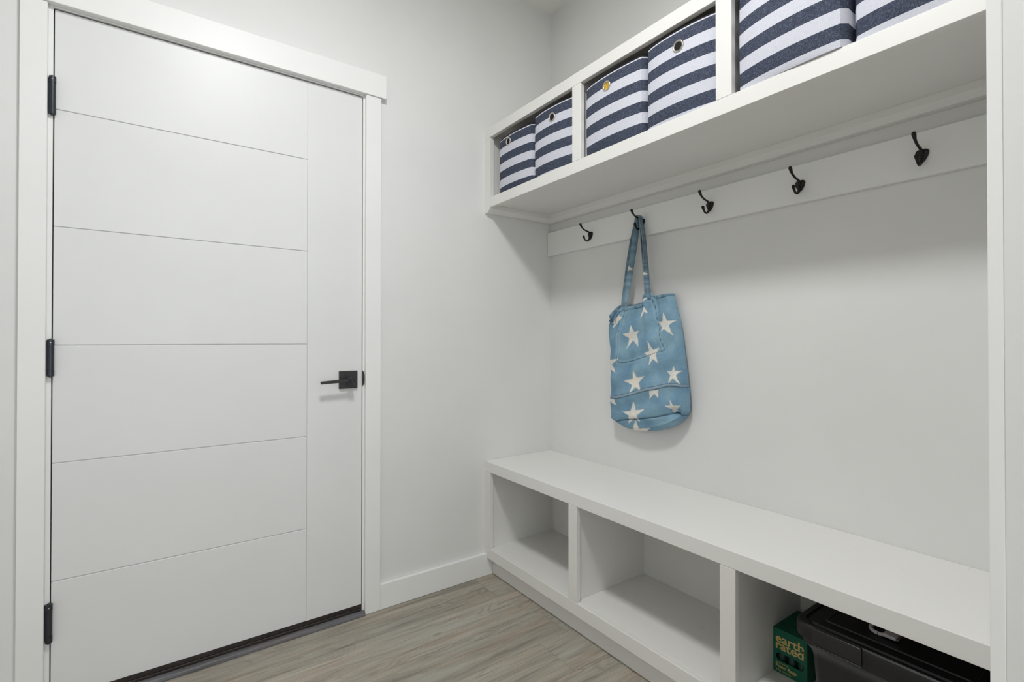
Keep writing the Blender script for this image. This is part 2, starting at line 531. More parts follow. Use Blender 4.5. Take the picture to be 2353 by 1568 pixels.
# frame
box('jamb', -1.8990, LX0 - 0.0026, 0.0, 0.119, 0.0005, 2.0535, TRIM, dr, bev=0.0006)
box('jamb', LX1 + 0.0026, -0.9570, 0.0, 0.119, 0.0005, 2.0535, TRIM, dr, bev=0.0006)
box('head_jamb', -1.8990, -0.9570, 0.0, 0.119, 2.0536, 2.0670, TRIM, dr, bev=0.0006)
for a, b in ((LX0 - 0.0026, LX0 + 0.010), (LX1 - 0.010, LX1 + 0.0026)):
    box('stop', a, b, 0.050, 0.118, 0.022, 2.0530, SHADOWGAP, dr, bev=0)  # stops coloured dark to stand for shade in the gap
box('stop', LX0 - 0.002, LX1 + 0.002, 0.050, 0.118, 2.040, 2.0534, SHADOWGAP, dr, bev=0)
# dark strips colour in the shade of the gap around the slab
for a, b, c, d in ((LX0 - 0.0025, LX0 - 0.0002, LZ0, LZ1 + 0.003), (LX1 + 0.0002, LX1 + 0.0025, LZ0, LZ1 + 0.003), (LX0, LX1, LZ1 + 0.0003, LZ1 + 0.0033)):
    box('gap_shade_strip', a, b, LY + 0.006, LY + 0.04, c, d, SHADOWGAP, dr, bev=0)
# slab with seven faces parted by routed grooves
leaf = box('door_leaf', LX0, LX1, LY + 0.0028, LY + 0.044, LZ0, LZ1, DOORP, dr, bev=0.0006)
GX = -1.1775
gz = [LZ0, 0.3794, 0.7228, 1.0670, 1.4139, 1.7578, LZ1]
GW = 0.0014
for i in range(6):
    z0 = gz[i] + (GW if i else 0); z1 = gz[i + 1] - (GW if i < 5 else 0)
    box('panel', LX0, GX - 0.0002, LY, LY + 0.0031, z0, z1, DOORP, leaf, bev=0.0012)
box('panel', GX + 0.0002, LX1, LY + 0.0002, LY + 0.0031, LZ0, LZ1, DOORP, leaf, bev=0.0005)
# hinges
for za, zb in ((1.7383, 1.8473), (0.9777, 1.0834), (0.2105, 0.3206)):
    hx, hy, hr = -1.8845, -0.0068, 0.0083
    bm = bmesh.new()
    L = zb - za
    bm_cyl(bm, (hx, hy, za), 2, hr, hr, L * 0.165)
    bm_cyl(bm, (hx, hy, za + L * 0.165 + 0.0006), 2, hr * 0.95, hr * 0.95, L * 0.67 - 0.0012)
    bm_cyl(bm, (hx, hy, zb - L * 0.165), 2, hr, hr, L * 0.165)
    h = shade_by_angle(bm_obj('hinge', bm, HINGE, dr))
    box('hinge_plate', hx - 0.0105, hx + 0.001, -0.0022, 0.0003, za + 0.002, zb - 0.002, HINGE, h, bev=0.0004)
    bm = bmesh.new()
    bm_cyl(bm, (hx, hy, za - 0.0035), 2, hr * 0.45, hr * 0.55, 0.0035, 14)
    bm_cyl(bm, (hx, hy, zb), 2, hr * 0.55, hr * 0.45, 0.0030, 14)
    shade_by_angle(bm_obj('hinge_pin', bm, HINGE, h))
    bm = bmesh.new()
    bm_cyl(bm, (hx + 0.0005, hy - hr - 0.0002, zb - L * 0.08), 1, 0.0016, 0.0016, 0.002, 12)
    bm_obj('set_screw', bm, STEEL, h)
# lever handle
hd = empty('lever_handle', (-1.026, LY, 0.928)); hd.parent = dr; hd.location = Vector((-1.026, LY, 0.928)) - WLOC['door_1']
box('rosette', -1.0617, -0.9905, LY - 0.0085, LY, 0.8938, 0.9622, BLACK, hd, bev=0.0012, seg=2)
bm = bmesh.new()
bm_cyl(bm, (-1.026, -0.0475, 0.928), 1, 0.0118, 0.0118, 0.014, 28)
bm_cyl(bm, (-1.026, -0.034, 0.928), 1, 0.0100, 0.0112, 0.029, 28)
shade_by_angle(bm_obj('neck', bm, BLACK, hd))
bm = bmesh.new()
bm_prism(bm, [(-1.030, 0.9340), (-1.140, 0.9282), (-1.140, 0.9176), (-1.030, 0.9222)], 1, -0.0465, -0.0370)
bmesh.ops.bevel(bm, geom=bm.edges[:], offset=0.0009, segments=2, affect='EDGES')
bm_obj('lever', bm, BLACK, hd)
torus('collar', (-1.026, -0.0478, 0.928), (0, 1, 0), 0.0102, 0.0014, HINGE, hd)
bm = bmesh.new()
bm_cyl(bm, (-1.026, -0.0505, 0.928), 1, 0.0068, 0.0086, 0.004, 24)
shade_by_angle(bm_obj('turn_button', bm, HINGE, hd))
for dz_, r_ in ((0.0225, 0.0034), (-0.0205, 0.0020)):  # upper one is a screw, lower one a dark disc for a hole
    bm = bmesh.new()
    bm_cyl(bm, (-1.033, LY - 0.0095, 0.928 + dz_), 1, r_, r_, 0.002, 16)
    s_ = bm_obj('screw', bm, HINGE if dz_ > 0 else HOLE, hd)
# strike lip wrapping the jamb edge
pts = []
for i in range(15):
    w = -math.pi / 2 + math.pi * i / 14
    pts.append((LX1 + 0.0010 + 0.0078 * math.cos(w), 0.9315 + 0.0300 * math.sin(w)))
prism('strike_plate', pts, 1, -0.0040, 0.0002, BLACK, dr)
# threshold
box('threshold', -1.8785, -0.9738, 0.0005, 0.118, 0.0005, 0.0215, SWEEP, dr, bev=0.002)
box('door_sweep', LX0 + 0.002, LX1 - 0.001, 0.0035, 0.046, 0.0220, LZ0 - 0.0004, SWEEP, dr, bev=0.001)
prof = [(-0.0250, 0.0005)]
for i in range(9):
    w = math.pi - math.pi * 0.62 * i / 8
    prof.append((-0.0095 + 0.0155 * math.cos(w), 0.0020 + 0.0130 * math.sin(w)))
prof += [(0.0, 0.0128), (0.0, 0.0005)]
rd = prism('floor_reducer', prof, 0, -1.8935, -0.9632, REDUCER, dr)
shade_by_angle(rd)

# ------------------------------------------------------------------ ceiling lamp and added hall fill lamp (above the frame)
def ceiling_light(x, y_, s, label):
    t = tag(empty('ceiling_light', (x, y_, CZ)), label, 'ceiling light', 'flush ceiling lights')
    bm = bmesh.new()
    bm_cyl(bm, (x, y_, CZ - 0.030), 2, 0.165, 0.175, 0.0298, 48)
    shade_by_angle(bm_obj('housing', bm, WHITEP, t))
    bm = bmesh.new()
    bm_cyl(bm, (x, y_, CZ - 0.0335), 2, 0.150, 0.150, 0.003, 48)
    bm_obj('diffuser', bm, emission('lamp_glow', LAMP_COLOR, s), t)
ceiling_light(-1.36, -1.30, LAMP_STRENGTH, 'round white flush ceiling light above the mudroom door')
ceiling_light(-1.60, -2.90, HALL_FILL_STRENGTH, 'round white fill light added unseen near the hall opening')

# ------------------------------------------------------------------ bench
XD = -0.3943
FT = 0.019
YE = -1.7975
bench = tag(empty('storage_bench', (-0.2, -0.9, 0)), 'long white built-in bench with three open cubbies along the wall', 'bench')
ZT, ZU, ZS, ZB = 0.5238, 0.4776, 0.1299, 0.0817
box('bench_top', XD, -0.0005, YE, -0.0005, ZU, ZT, CABS, bench, bev=0.0015, seg=2)
ST = [(-0.0005, -0.0430), (-0.5732, -0.6173), (-1.1805, -1.2253), (-1.7560, YE)]
for a, b in ST:
    box('stile', XD, XD + FT, b, a, ZS + 0.0003, ZU - 0.0003, CAB, bench, bev=0.0010)
box('bottom_rail', XD, XD + FT, YE, -0.0005, ZB, ZS, CAB, bench, bev=0.0010)
box('shelf_board', XD + FT, -0.0005, YE, -0.0005, ZS - 0.022, ZS, CABS, bench, bev=0.0004)
box('side_panel', XD + FT, -0.0125, -0.0320, -0.0005, ZS + 0.0002, ZU - 0.0002, CAB, bench, bev=0.0004)
for a, b in ST[1:3]:
    box('partition', XD + FT, -0.0125, b + 0.0105, a - 0.0105, ZS + 0.0002, ZU - 0.0002, CAB, bench, bev=0.0004)
box('side_panel', XD + FT, -0.0125, YE, YE + 0.03, ZS + 0.0002, ZU - 0.0002, CAB, bench, bev=0.0004)
box('back_panel', -0.0122, -0.0005, YE, -0.0005, ZS + 0.0002, ZU - 0.0002, CAB, bench, bev=0)
box('toe_kick', XD + 0.0334, XD + 0.0334 + 0.018, YE, -0.0005, 0.0015, ZB, CAB, bench, bev=0.0005)

# ------------------------------------------------------------------ upper shelf unit
up = tag(empty('wall_cubby_shelf', (-0.2, -0.9, 1.669)), 'white wall-mounted cubby shelf holding striped storage bins', 'shelf')
UT, UO, US, UB, UP = 2.0578, 2.0136, 1.7370, 1.6922, 1.7050
SU = [(-0.0005, -0.0447), (-0.5948, -0.6406), (-1.1726, -1.2188), (-1.7560, YE)]
box('top_rail', XD, XD + FT, YE, -0.0005, UO, UT, CAB, up, bev=0.0010)
box('bottom_rail', XD, XD + FT, YE, -0.0450, UB, US, CAB, up, bev=0.0010)
# the first stile runs past the rail and ends in a slanted foot
prism('stile', [(-0.0005, UO - 0.0003), (-0.0005, 1.6692), (-0.0240, 1.6722), (-0.0447, UB), (-0.0447, UO - 0.0003)], 0, XD, XD + FT, CAB, up)
for a, b in SU[1:]:
    box('stile', XD, XD + FT, b, a, US + 0.0003, UO - 0.0003, CAB, up, bev=0.0010)
box('top_panel', XD + FT, -0.0005, YE, -0.0005, UT - 0.02, UT - 0.001, CAB, up, bev=0.0004)
box('shelf_board', XD + FT, -0.0005, YE, -0.0005, UP, US, CAB, up, bev=0.0004)
box('side_panel', XD + FT, -0.0125, -0.0300, -0.0005, US + 0.0002, UT - 0.0205, CAB, up, bev=0.0004)
for a, b in SU[1:3]:
    box('partition', XD + FT, -0.0125, b + 0.0105, a - 0.0105, US + 0.0002, UT - 0.0205, CAB, up, bev=0.0004)
box('side_panel', XD + FT, -0.0125, YE, YE + 0.03, US + 0.0002, UT - 0.0205, CAB, up, bev=0.0004)
box('back_panel', -0.0122, -0.0005, YE, -0.0005, US + 0.0002, UT - 0.0205, CAB, up, bev=0)
# ledger moulding under the shelf board, along both walls with a mitre in the corner
PR = [(0.0005, 1.6692), (0.0210, 1.6715), (0.0400, 1.6860), (0.0420, UP - 0.0003), (0.0005, UP - 0.0003)]
def ledger(name, ends):
    vs, fs = [], []
    n = len(PR)
    for end in range(2):
        for d, z in PR: vs.append(ends(d, z, end))
    fs.append(tuple(range(n))); fs.append(tuple(range(2 * n - 1, n - 1, -1)))
    for i in range(n): fs.append((i, (i + 1) % n, n + (i + 1) % n, n + i))
    bm = bmesh.new()
    bv = [bm.verts.new(v) for v in vs]
    for f in fs: bm.faces.new([bv[i] for i in f])
    return bm_obj(name, bm, CAB, up)
ledger('ledger_moulding', lambda d, z, e: (XD + FT + 0.0002, -d, z) if e == 0 else (-d, -d, z))
ledger('ledger_moulding', lambda d, z, e: (-d, YE, z) if e == 0 else (-d, -d, z))

# ------------------------------------------------------------------ hook rail and hooks
tag(box('hook_rail', -0.019, -0.0005, YE, -0.0008, 1.5090, 1.6258, TRIM, bev=0.0012), 'white horizontal board carrying five black coat hooks', 'hook rail')

def coat_hook(yc, zc, label):
    t = tag(empty('coat_hook', (-0.0192, yc, zc)), label, 'coat hook', 'black coat hooks on the white rail')
    X0 = -0.0194
    # shield-shaped back plate, domed
    out = [(0, 0.0165), (0.0085, 0.0160), (0.0140, 0.0120), (0.0150, 0.0060), (0.0125, -0.0030), (0.0085, -0.0110), (0.0040, -0.0165), (0, -0.0185)]
    out = [(a, b) for a, b in out] + [(-a, b) for a, b in out[-2:0:-1]]
    n = len(out)
    vs = [(X0, yc + a, zc + b) for a, b in out] + [(X0 - 0.0032, yc + a * 0.96, zc + b * 0.96) for a, b in out] + [(X0 - 0.0050, yc + a * 0.6, zc + b * 0.6) for a, b in out] + [(X0 - 0.0056, yc, zc)]
    fs = [tuple(range(n))]
    for r in range(2):
        for i in range(n):
            fs.append((r * n + i, r * n + (i + 1) % n, (r + 1) * n + (i + 1) % n, (r + 1) * n + i))
    for i in range(n): fs.append((2 * n + i, 2 * n + (i + 1) % n, 3 * n))
    bm = bmesh.new()
    bv = [bm.verts.new(v) for v in vs]
    for f in fs: bm.faces.new([bv[i] for i in f])
    shade_by_angle(bm_obj('back_plate', bm, IRON, t), 0.9)
    P = lambda x, z: (x, yc, zc + z)
    tube('upper_prong', [P(-0.0225, 0.0020), P(-0.0265, 0.0105), P(-0.0350, 0.0152), P(-0.0480, 0.0178), P(-0.0620, 0.0225), P(-0.0740, 0.0300), P(-0.0815, 0.0400), P(-0.0838, 0.0450), P(-0.0845, 0.0474)],
         [0.0050, 0.0042, 0.0034, 0.0032, 0.0033, 0.0036, 0.0052, 0.0044, 0.0008], IRON, t, 12, 44)
    tube('lower_prong', [P(-0.0225, -0.004), P(-0.0265, -0.0155), P(-0.0335, -0.0240), P(-0.0415, -0.0280), P(-0.0510, -0.0265), P(-0.0580, -0.0200), P(-0.0625, -0.0115), P(-0.0640, -0.0070), P(-0.0645, -0.0048)],
         [0.0055, 0.0048, 0.0038, 0.0033, 0.0032, 0.0035, 0.0052, 0.0044, 0.0008], IRON, t, 12, 44)
    for s in (-1, 1):
        bm = bmesh.new()
        bm_cyl(bm, (X0 - 0.0052, yc + s * 0.0092, zc + 0.0062), 0, 0.0022, 0.0028, 0.0022, 14)
        bm_obj('screw', bm, BLACK, t)
    return t
hooks = [(-0.3095, 1.5620, 'black double coat hook nearest the corner of the room'),
         (-0.6060, 1.5625, 'black double coat hook with the denim bag hanging on it'),
         (-0.9140, 1.5640, 'black empty coat hook just right of the denim bag'),
         (-1.2220, 1.5600, 'black coat hook second from the trimmed wall end'),
         (-1.5230, 1.5620, 'black coat hook nearest the trimmed wall end')]
for h in hooks:
    coat_hook(*h)

# ------------------------------------------------------------------ striped bins
def storage_bin(ya, yb, xa, xb, phase, label, grom, gold=False, depth=0.32, top=2.0015, lift=0.0, g=0.8):
    """ya/yb: left and right front corner, xa/xb their distance; the front bows out between them"""
    zb, zt = US + 0.0006 + lift, top
    A = np.array([xa, ya]); B = np.array([xb, yb])
    W = np.linalg.norm(B - A)
    ex = (B - A) / W
    en = np.array([-abs(ex[1]), ex[0]]) if ex[1] < 0 else np.array([ex[1], -ex[0]])
    en = np.array([ex[1], -ex[0]])            # outwards, towards the room
    if en[0] > 0: en = -en
    def loop(inset, bow, n=28):
        pts = []
        rr = 0.012
        for i in range(n + 1):
            s = i / n
            e = min(s, 1 - s) * W
            rnd = -rr * (1 - math.sqrt(max(0, 1 - max(0, 1 - e / rr) ** 2))) if e < rr else 0
            b = bow * (4 * s ** g * (1 - s ** g)) ** 0.75 + rnd
            p = A + ex * (inset + s * (W - 2 * inset)) + en * (b - inset)
            pts.append(p)
        pts.append(np.array([B[0] + depth - inset, B[1] + inset])); pts.append(np.array([A[0] + depth - inset, A[1] - inset]))
        return pts
    phase = -(zt - 0.039 - zb) % 0.069
    t = tag(empty('storage_bin', ((xa + xb) / 2 + depth / 2, (ya + yb) / 2, zb)), label, 'storage bin', 'striped fabric bins on the cubby shelf')
    levels = [0, 0.03, 0.15, 0.35, 0.55, 0.75, 0.9, 0.97, 1.0]
    vs, fs = [], []
    n = None
    for l in levels:
        bow = 0.012 + 0.012 * math.sin(math.pi * (0.12 + 0.70 * l)) - (0.003 if l < 0.02 else 0)
        L = loop(0.0, bow)
        n = len(L)
        z = zb + (zt - zb) * l
        vs += [(p[0], p[1], z) for p in L]
    for r in range(len(levels) - 1):
        for i in range(n):
            fs.append((r * n + i, r * n + (i + 1) % n, (r + 1) * n + (i + 1) % n, (r + 1) * n + i))
    fs.append(tuple(range(n)))
    body = mesh_obj('fabric_body', vs, fs, STRIPE, t, smooth=False, origin=((xa + xb) / 2, (ya + yb) / 2, zb))
    shade_by_angle(body, 0.7)
    body.color = (phase / 0.1, 0, 0, 1)
    # dark lining that rises a little above the rim
    bw = 0.012 + 0.012 * math.sin(math.pi * 0.82)
    vs, fs = [], []
    seq = [(0.0004, zt - 0.001), (0.0012, zt + 0.0055), (0.0040, zt + 0.0055), (0.0040, zb + 0.006)]
    for ins, z in seq:
        L = loop(ins, bw if z > zb + 0.02 else 0.006)
        vs += [(p[0], p[1], z) for p in L]
    for r in range(len(seq) - 1):
        for i in range(n):
            fs.append((r * n + i, r * n + (i + 1) % n, (r + 1) * n + (i + 1) % n, (r + 1) * n + i))
    fs.append(tuple(range((len(seq) - 1) * n, len(seq) * n)))
    mesh_obj('lining', vs, fs, HOLE, t)
    # grommet handle
    gy = grom
    s = abs(gy - ya) / abs(yb - ya)
    l = (1.9460 - zb) / (zt - zb)
    b = (0.012 + 0.012 * math.sin(math.pi * (0.12 + 0.70 * l))) * (4 * s ** g * (1 - s ** g)) ** 0.75
    p = A + ex * (s * W) + en * (b + 0.0014)
    ds = 0.02
    bs = (0.012 + 0.012 * math.sin(math.pi * (0.12 + 0.70 * l))) * ((4 * (s + ds) ** g * (1 - (s + ds) ** g)) ** 0.75 - (4 * (s - ds) ** g * (1 - (s - ds) ** g)) ** 0.75) / (2 * ds * W)
    nn = en - ex * bs
    nv = (nn[0], nn[1], -0.04)
    torus('grommet', (p[0], p[1], 1.9460), nv, 0.0150, 0.0032, STEEL, t, squash=0.8)
    disc('grommet_hole', (p[0] - 0.0, p[1], 1.9460), nv, 0.0132, GOLD if gold else HOLE, t)
    return t

B = [(-0.0930, -0.3440, -0.3700, -0.3790, 0.0020, 'navy and white striped bin nearest the room corner', -0.1900),
     (-0.3470, -0.5920, -0.3720, -0.3700, -0.0000, 'striped bin with dark grommet in the corner cubby, beside its divider', -0.4790),
     (-0.6440, -0.9180, -0.3680, -0.3800, -0.0010, 'striped bin with yellow showing through its grommet', -0.7700),
     (-0.9215, -1.1700, -0.3720, -0.3700, -0.0070, 'striped bin with dark grommet in the middle cubby', -1.0520),
     (-1.2225, -1.4890, -0.3680, -0.3960, -0.0080, 'striped bin jutting out of the cubby nearest the camera', -1.3560),
     (-1.4960, -1.7520, -0.3740, -0.3720, -0.0080, 'striped bin cut off by the top of the picture beside the wall end', -1.6250)]
TOPS = [1.9730, 1.9900, 1.9850, 1.9940, 2.0000, 2.0000]
SKEW = [0.68, 0.85, 0.75, 0.85, 0.85, 0.9]
for i, (ya, yb, xa, xb, ph, lab, gy) in enumerate(B):
    storage_bin(ya, yb, xa, xb, ph, lab, gy, gold=(i == 2), top=TOPS[i], g=SKEW[i])

# ------------------------------------------------------------------ denim tote bag
BAG = {"top":[[-0.4312,1.1715],[-0.4588,1.1631],[-0.4769,1.1594],[-0.4894,1.1814],[-0.5079,1.2029],[-0.5292,1.2159],[-0.5501,1.2227],[-0.5934,1.2215],[-0.6237,1.2241],[-0.6423,1.2281],[-0.649,1.2353],[-0.6482,1.2487],[-0.6535,1.2652],[-0.6756,1.2685],[-0.6932,1.2581],[-0.7226,1.258],[-0.7463,1.2604],[-0.767,1.2621]],"btop":[[-0.4312,1.1715],[-0.4182,1.1911],[-0.44,1.2105],[-0.4645,1.2267],[-0.4885,1.2353],[-0.518,1.2336],[-0.5581,1.2326],[-0.5969,1.239],[-0.624,1.2567],[-0.6453,1.268],[-0.6662,1.263],[-0.6918,1.2624],[-0.7168,1.2647],[-0.767,1.2621]],"right":[[-0.767,1.2621],[-0.7702,1.2446],[-0.7837,1.1961],[-0.7964,1.1441],[-0.8106,1.0576],[-0.8213,0.9799],[-0.8293,0.9145],[-0.8345,0.8529],[-0.8344,0.8201]],"bottom":[[-0.4576,0.7463],[-0.4762,0.7345],[-0.5042,0.7238],[-0.5384,0.7141],[-0.5781,0.7104],[-0.6184,0.7129],[-0.6583,0.7192],[-0.6967,0.7282],[-0.7332,0.7395],[-0.7676,0.7538],[-0.7998,0.7751],[-0.8231,0.7986],[-0.8344,0.8201]],"left":[[-0.4312,1.1715],[-0.4384,1.1561],[-0.4268,1.1312],[-0.4361,1.0761],[-0.4481,1.0307],[-0.4544,0.963],[-0.4574,0.8955],[-0.4526,0.8453],[-0.4597,0.7966],[-0.4576,0.7463]],"seam":[[-0.4526,0.8426],[-0.5206,0.8448],[-0.5719,0.8577],[-0.618,0.8726],[-0.6706,0.8882],[-0.7187,0.8992],[-0.7457,0.9075],[-0.7715,0.914],[-0.8039,0.9153],[-0.8286,0.9136]],"bseam":[[-0.463,0.7439],[-0.481,0.7385],[-0.4987,0.738],[-0.5392,0.7517],[-0.6143,0.7658],[-0.6698,0.7762],[-0.7191,0.7876],[-0.7636,0.8002],[-0.7945,0.8106],[-0.812,0.8065],[-0.8274,0.804]],"pocket":[[-0.5465,1.2076],[-0.5287,1.1644],[-0.5197,1.094],[-0.5155,1.0014],[-0.5178,0.9896],[-0.5533,0.9897],[-0.6108,1.0013],[-0.6629,1.0166],[-0.7109,1.0342],[-0.7465,1.0441],[-0.7394,1.0608],[-0.7156,1.1298],[-0.6948,1.192],[-0.6808,1.2424]],"stars":[[[-0.7393,1.1908],[-0.7886,1.157],[-0.7836,1.0996],[-0.7308,1.1153],[-0.7019,1.1539]],[[-0.5882,1.1452],[-0.6252,1.1201],[-0.6346,1.0578],[-0.5645,1.0462],[-0.5455,1.1069]],[[-0.6817,1.0809],[-0.7222,1.0546],[-0.7256,0.995],[-0.6882,0.9834],[-0.6617,1.0311]],[[-0.7903,0.9866],[-0.819,0.969],[-0.8183,0.9196],[-0.7722,0.9188],[-0.7623,0.9649]],[[-0.6129,0.9626],[-0.6669,0.9418],[-0.6553,0.8841],[-0.5938,0.8674],[-0.5583,0.9159]],[[-0.4555,1.0195],[-0.5245,1.0052],[-0.5087,0.9452],[-0.4159,0.9375],[-0.3937,0.9875]],[[-0.608,0.8367],[-0.6748,0.8138],[-0.6463,0.7603],[-0.5757,0.7415],[-0.5514,0.7887]],[[-0.7796,0.8583],[-0.8188,0.8409],[-0.8062,0.8137],[-0.7824,0.8074],[-0.7594,0.8359]],[[-0.6239,0.7645],[-0.6856,0.7402],[-0.6348,0.6784],[-0.5441,0.6635],[-0.5486,0.7125]]],"polys":[[[-0.4626,0.8321],[-0.5029,0.8367],[-0.5205,0.8106],[-0.4625,0.8218]],[[-0.6967,0.8862],[-0.7326,0.893],[-0.7307,0.8612],[-0.7168,0.8769],[-0.6945,0.8555]],[[-0.6532,1.2148],[-0.6698,1.1898],[-0.6514,1.1948],[-0.6318,1.1673],[-0.6358,1.1904]],[[-0.5129,1.1893],[-0.5311,1.1766],[-0.5101,1.1605],[-0.4664,1.1312],[-0.4836,1.1636]],[[-0.6498,1.2465],[-0.668,1.2495],[-0.65,1.2339]]]}
def bag_x(y_, z_):
    t = np.clip((1.26 - z_) / 0.40, 0, 1); t = t * t * (3 - 2 * t)
    b = np.sqrt(np.clip(1 - ((y_ + 0.645) / 0.215) ** 2, 0, 1)) * (0.4 + 0.6 * t) * np.sqrt(np.clip((z_ - 0.69) / 0.09, 0, 1))
    return -(0.034 + 0.05 * b)

def coons(top, right, bottom, left, nu, nv):
    T, Rr, Bo, Le = catmull(top, nu), catmull(right, nv), catmull(bottom, nu), catmull(left, nv)
    s = np.linspace(0, 1, nu)[None, :, None]; t = np.linspace(0, 1, nv)[:, None, None]      # t: 0 top, 1 bottom
    P = (1 - t) * T[None] + t * Bo[None] + (1 - s) * Le[:, None] + s * Rr[:, None]
    P -= (1 - s) * (1 - t) * T[0] + s * (1 - t) * T[-1] + (1 - s) * t * Bo[0] + s * t * Bo[-1]
    return P

def inside(poly, y_, z_):
    r = np.zeros(y_.shape, bool)
    p = np.asarray(poly)
    j = len(p) - 1
    for i in range(len(p)):
        c = ((p[i, 1] > z_) != (p[j, 1] > z_)) & (y_ < (p[j, 0] - p[i, 0]) * (z_ - p[i, 1]) / (p[j, 1] - p[i, 1] + 1e-12) + p[i, 0])
        r ^= c
        j = i
    return r

def star_poly(t):
    t = [np.array(p) for p in t]
    out = []
    for i in range(5):
        a, b = t[i], t[(i + 2) % 5]
        c, d = t[(i + 1) % 5], t[(i + 4) % 5]
        A_ = np.array([b - a, -(d - c)]).T
        k_ = np.linalg.solve(A_, c - a)[0]
        out += [a, a + (b - a) * k_]
    return out

def seg_dist(path, y_, z_):
    best = np.full(y_.shape, 9.0)
    p = np.asarray(path)
    for i in range(len(p) - 1):
        d = p[i + 1] - p[i]
        L2 = (d ** 2).sum()
        k_ = np.clip(((y_ - p[i, 0]) * d[0] + (z_ - p[i, 1]) * d[1]) / L2, 0, 1)
        best = np.minimum(best, np.hypot(y_ - p[i, 0] - k_ * d[0], z_ - p[i, 1] - k_ * d[1]))
    return best

C_DENIM = np.array(srgb(120, 157, 181)[:3]); C_LIGHT = np.array(srgb(160, 190, 204)[:3])
C_DARK = np.array(srgb(58, 82, 108)[:3]); C_STAR = np.array(srgb(242, 236, 224)[:3]); C_EDGE = np.array(srgb(206, 212, 214)[:3])

def grid_obj(name, P3, colors, mat, parent, flip=False):
    nv, nu = P3.shape[:2]
    idx = np.arange(nv * nu).reshape(nv, nu)
    q = np.stack([idx[:-1, :-1], idx[1:, :-1], idx[1:, 1:], idx[:-1, 1:]], -1).reshape(-1, 4)
    if flip: q = q[:, ::-1]
    o = mesh_obj(name, P3.reshape(-1, 3), q.tolist(), mat, parent, smooth=True)
    at = o.data.color_attributes.new('dye', 'FLOAT_COLOR', 'POINT')
    c = np.ones((nv * nu, 4)); c[:, :3] = colors.reshape(-1, 3)
    at.data.foreach_set('color', c.ravel().astype(np.float32))
    return o

bag = tag(empty('tote_bag', (-0.02, -0.63, 0.71)), 'faded blue denim tote bag printed with cream stars hanging from hook', 'bag')
NU, NV = 230, 330
G = coons(BAG['top'], BAG['right'], BAG['bottom'], BAG['left'], NU, NV)
Yg, Zg = G[..., 0], G[..., 1]
s_ = np.linspace(0, 1, NU)[None, :] + 0 * Yg
t_ = np.linspace(0, 1, NV)[:, None] + 0 * Yg
Xg = bag_x(Yg, Zg)
edge = np.minimum(np.minimum(s_, 1 - s_) * 0.38, (1 - t_) * 0.5)
rim = np.clip(edge / 0.03, 0, 1)
# wrinkles: soft vertical folds under the straps, a pucker in the lower corner, ripples along the seams
fold = 0.006 * np.exp(-((Yg + 0.655 + 0.10 * (1.25 - Zg)) / 0.016) ** 2) * np.clip((Zg - 1.02) / 0.15, 0, 1)
fold -= 0.006 * np.exp(-((Yg + 0.690 + 0.16 * (1.25 - Zg)) / 0.018) ** 2) * np.clip((Zg - 0.98) / 0.15, 0, 1)
fold += 0.005 * np.exp(-((Yg + 0.520 - 0.14 * (1.18 - Zg)) / 0.014) ** 2) * np.clip((Zg - 0.98) / 0.1, 0, 1)
fold += 0.004 * np.sin(38 * Yg + 9 * Zg + 2 * np.sin(17 * Zg)) * 0.6 + 0.0022 * np.sin(70 * Zg + 25 * Yg)
fold -= 0.012 * np.exp(-(((Yg + 0.795) / 0.022) ** 2 + ((Zg - 0.812) / 0.016) ** 2))
seamd = seg_dist(BAG['seam'], Yg, Zg); bsd = seg_dist(BAG['bseam'], Yg, Zg); pkd = seg_dist(BAG['pocket'], Yg, Zg)
fold += 0.0018 * np.exp(-(seamd / 0.006) ** 2) - 0.003 * np.exp(-(bsd / 0.004) ** 2)
pk = inside(BAG['pocket'], Yg, Zg)
fold += 0.0012 * pk
Xg = Xg - 1.6 * fold * rim
Xg = -0.024 + (Xg + 0.024) * np.clip(np.sqrt(np.clip(edge / 0.02, 0, 1)), 0, 1)
rs = np.random.RandomState(3)
base = C_DENIM[None, None] * np.ones((NV, NU, 1))
mot = 0.5 + 0.5 * np.sin(13 * Yg + 21 * Zg + 2 * np.sin(31 * Yg)) * np.sin(19 * Zg - 8 * Yg)
base = base + (C_LIGHT - C_DENIM) * (0.45 * mot)[..., None]
def lay(m, col):
    global base
    base = base * (1 - m[..., None]) + np.asarray(col) * m[..., None]
# worn light beside seams, dark thread in them
lay(0.45 * np.exp(-((pkd - 0.005) / 0.004) ** 2), C_LIGHT)
lay(0.55 * np.exp(-(np.abs(seamd - 0.003) / 0.002) ** 2), C_EDGE)
star = np.zeros_like(Yg)
for st in BAG['stars']: star = np.maximum(star, inside(star_poly(st), Yg, Zg))
for st in BAG['polys']: star = np.maximum(star, inside(st, Yg, Zg))
seamz = np.interp(-Yg, [-p[0] for p in BAG['seam']], [p[1] for p in BAG['seam']])
k_ = np.pad(star, 1, mode='edge')
star = (k_[1:-1, 1:-1] * 4 + k_[:-2, 1:-1] + k_[2:, 1:-1] + k_[1:-1, :-2] + k_[1:-1, 2:]) / 8
lay(star * 0.94, C_STAR)
stitch = (np.sin(Yg * 900) > -0.2)
lay(0.75 * np.exp(-((pkd) / 0.0017) ** 2) * stitch, C_DARK)
lay(0.85 * np.exp(-((seamd - 0.0052) / 0.0017) ** 2), C_DARK)
lay(0.65 * np.exp(-((seamd) / 0.0010) ** 2) * stitch, C_DARK)
lay(0.80 * np.exp(-(bsd / 0.0022) ** 2), C_DARK)
tm = t_ * 0.49
hem = (tm < 0.020)
lay(0.45 * hem * (0.5 + 0.5 * np.sin(s_ * 75 + 3 * np.sin(s_ * 23))), C_DARK)
lay(0.8 * np.exp(-((tm - 0.020) / 0.0012) ** 2), C_DARK)
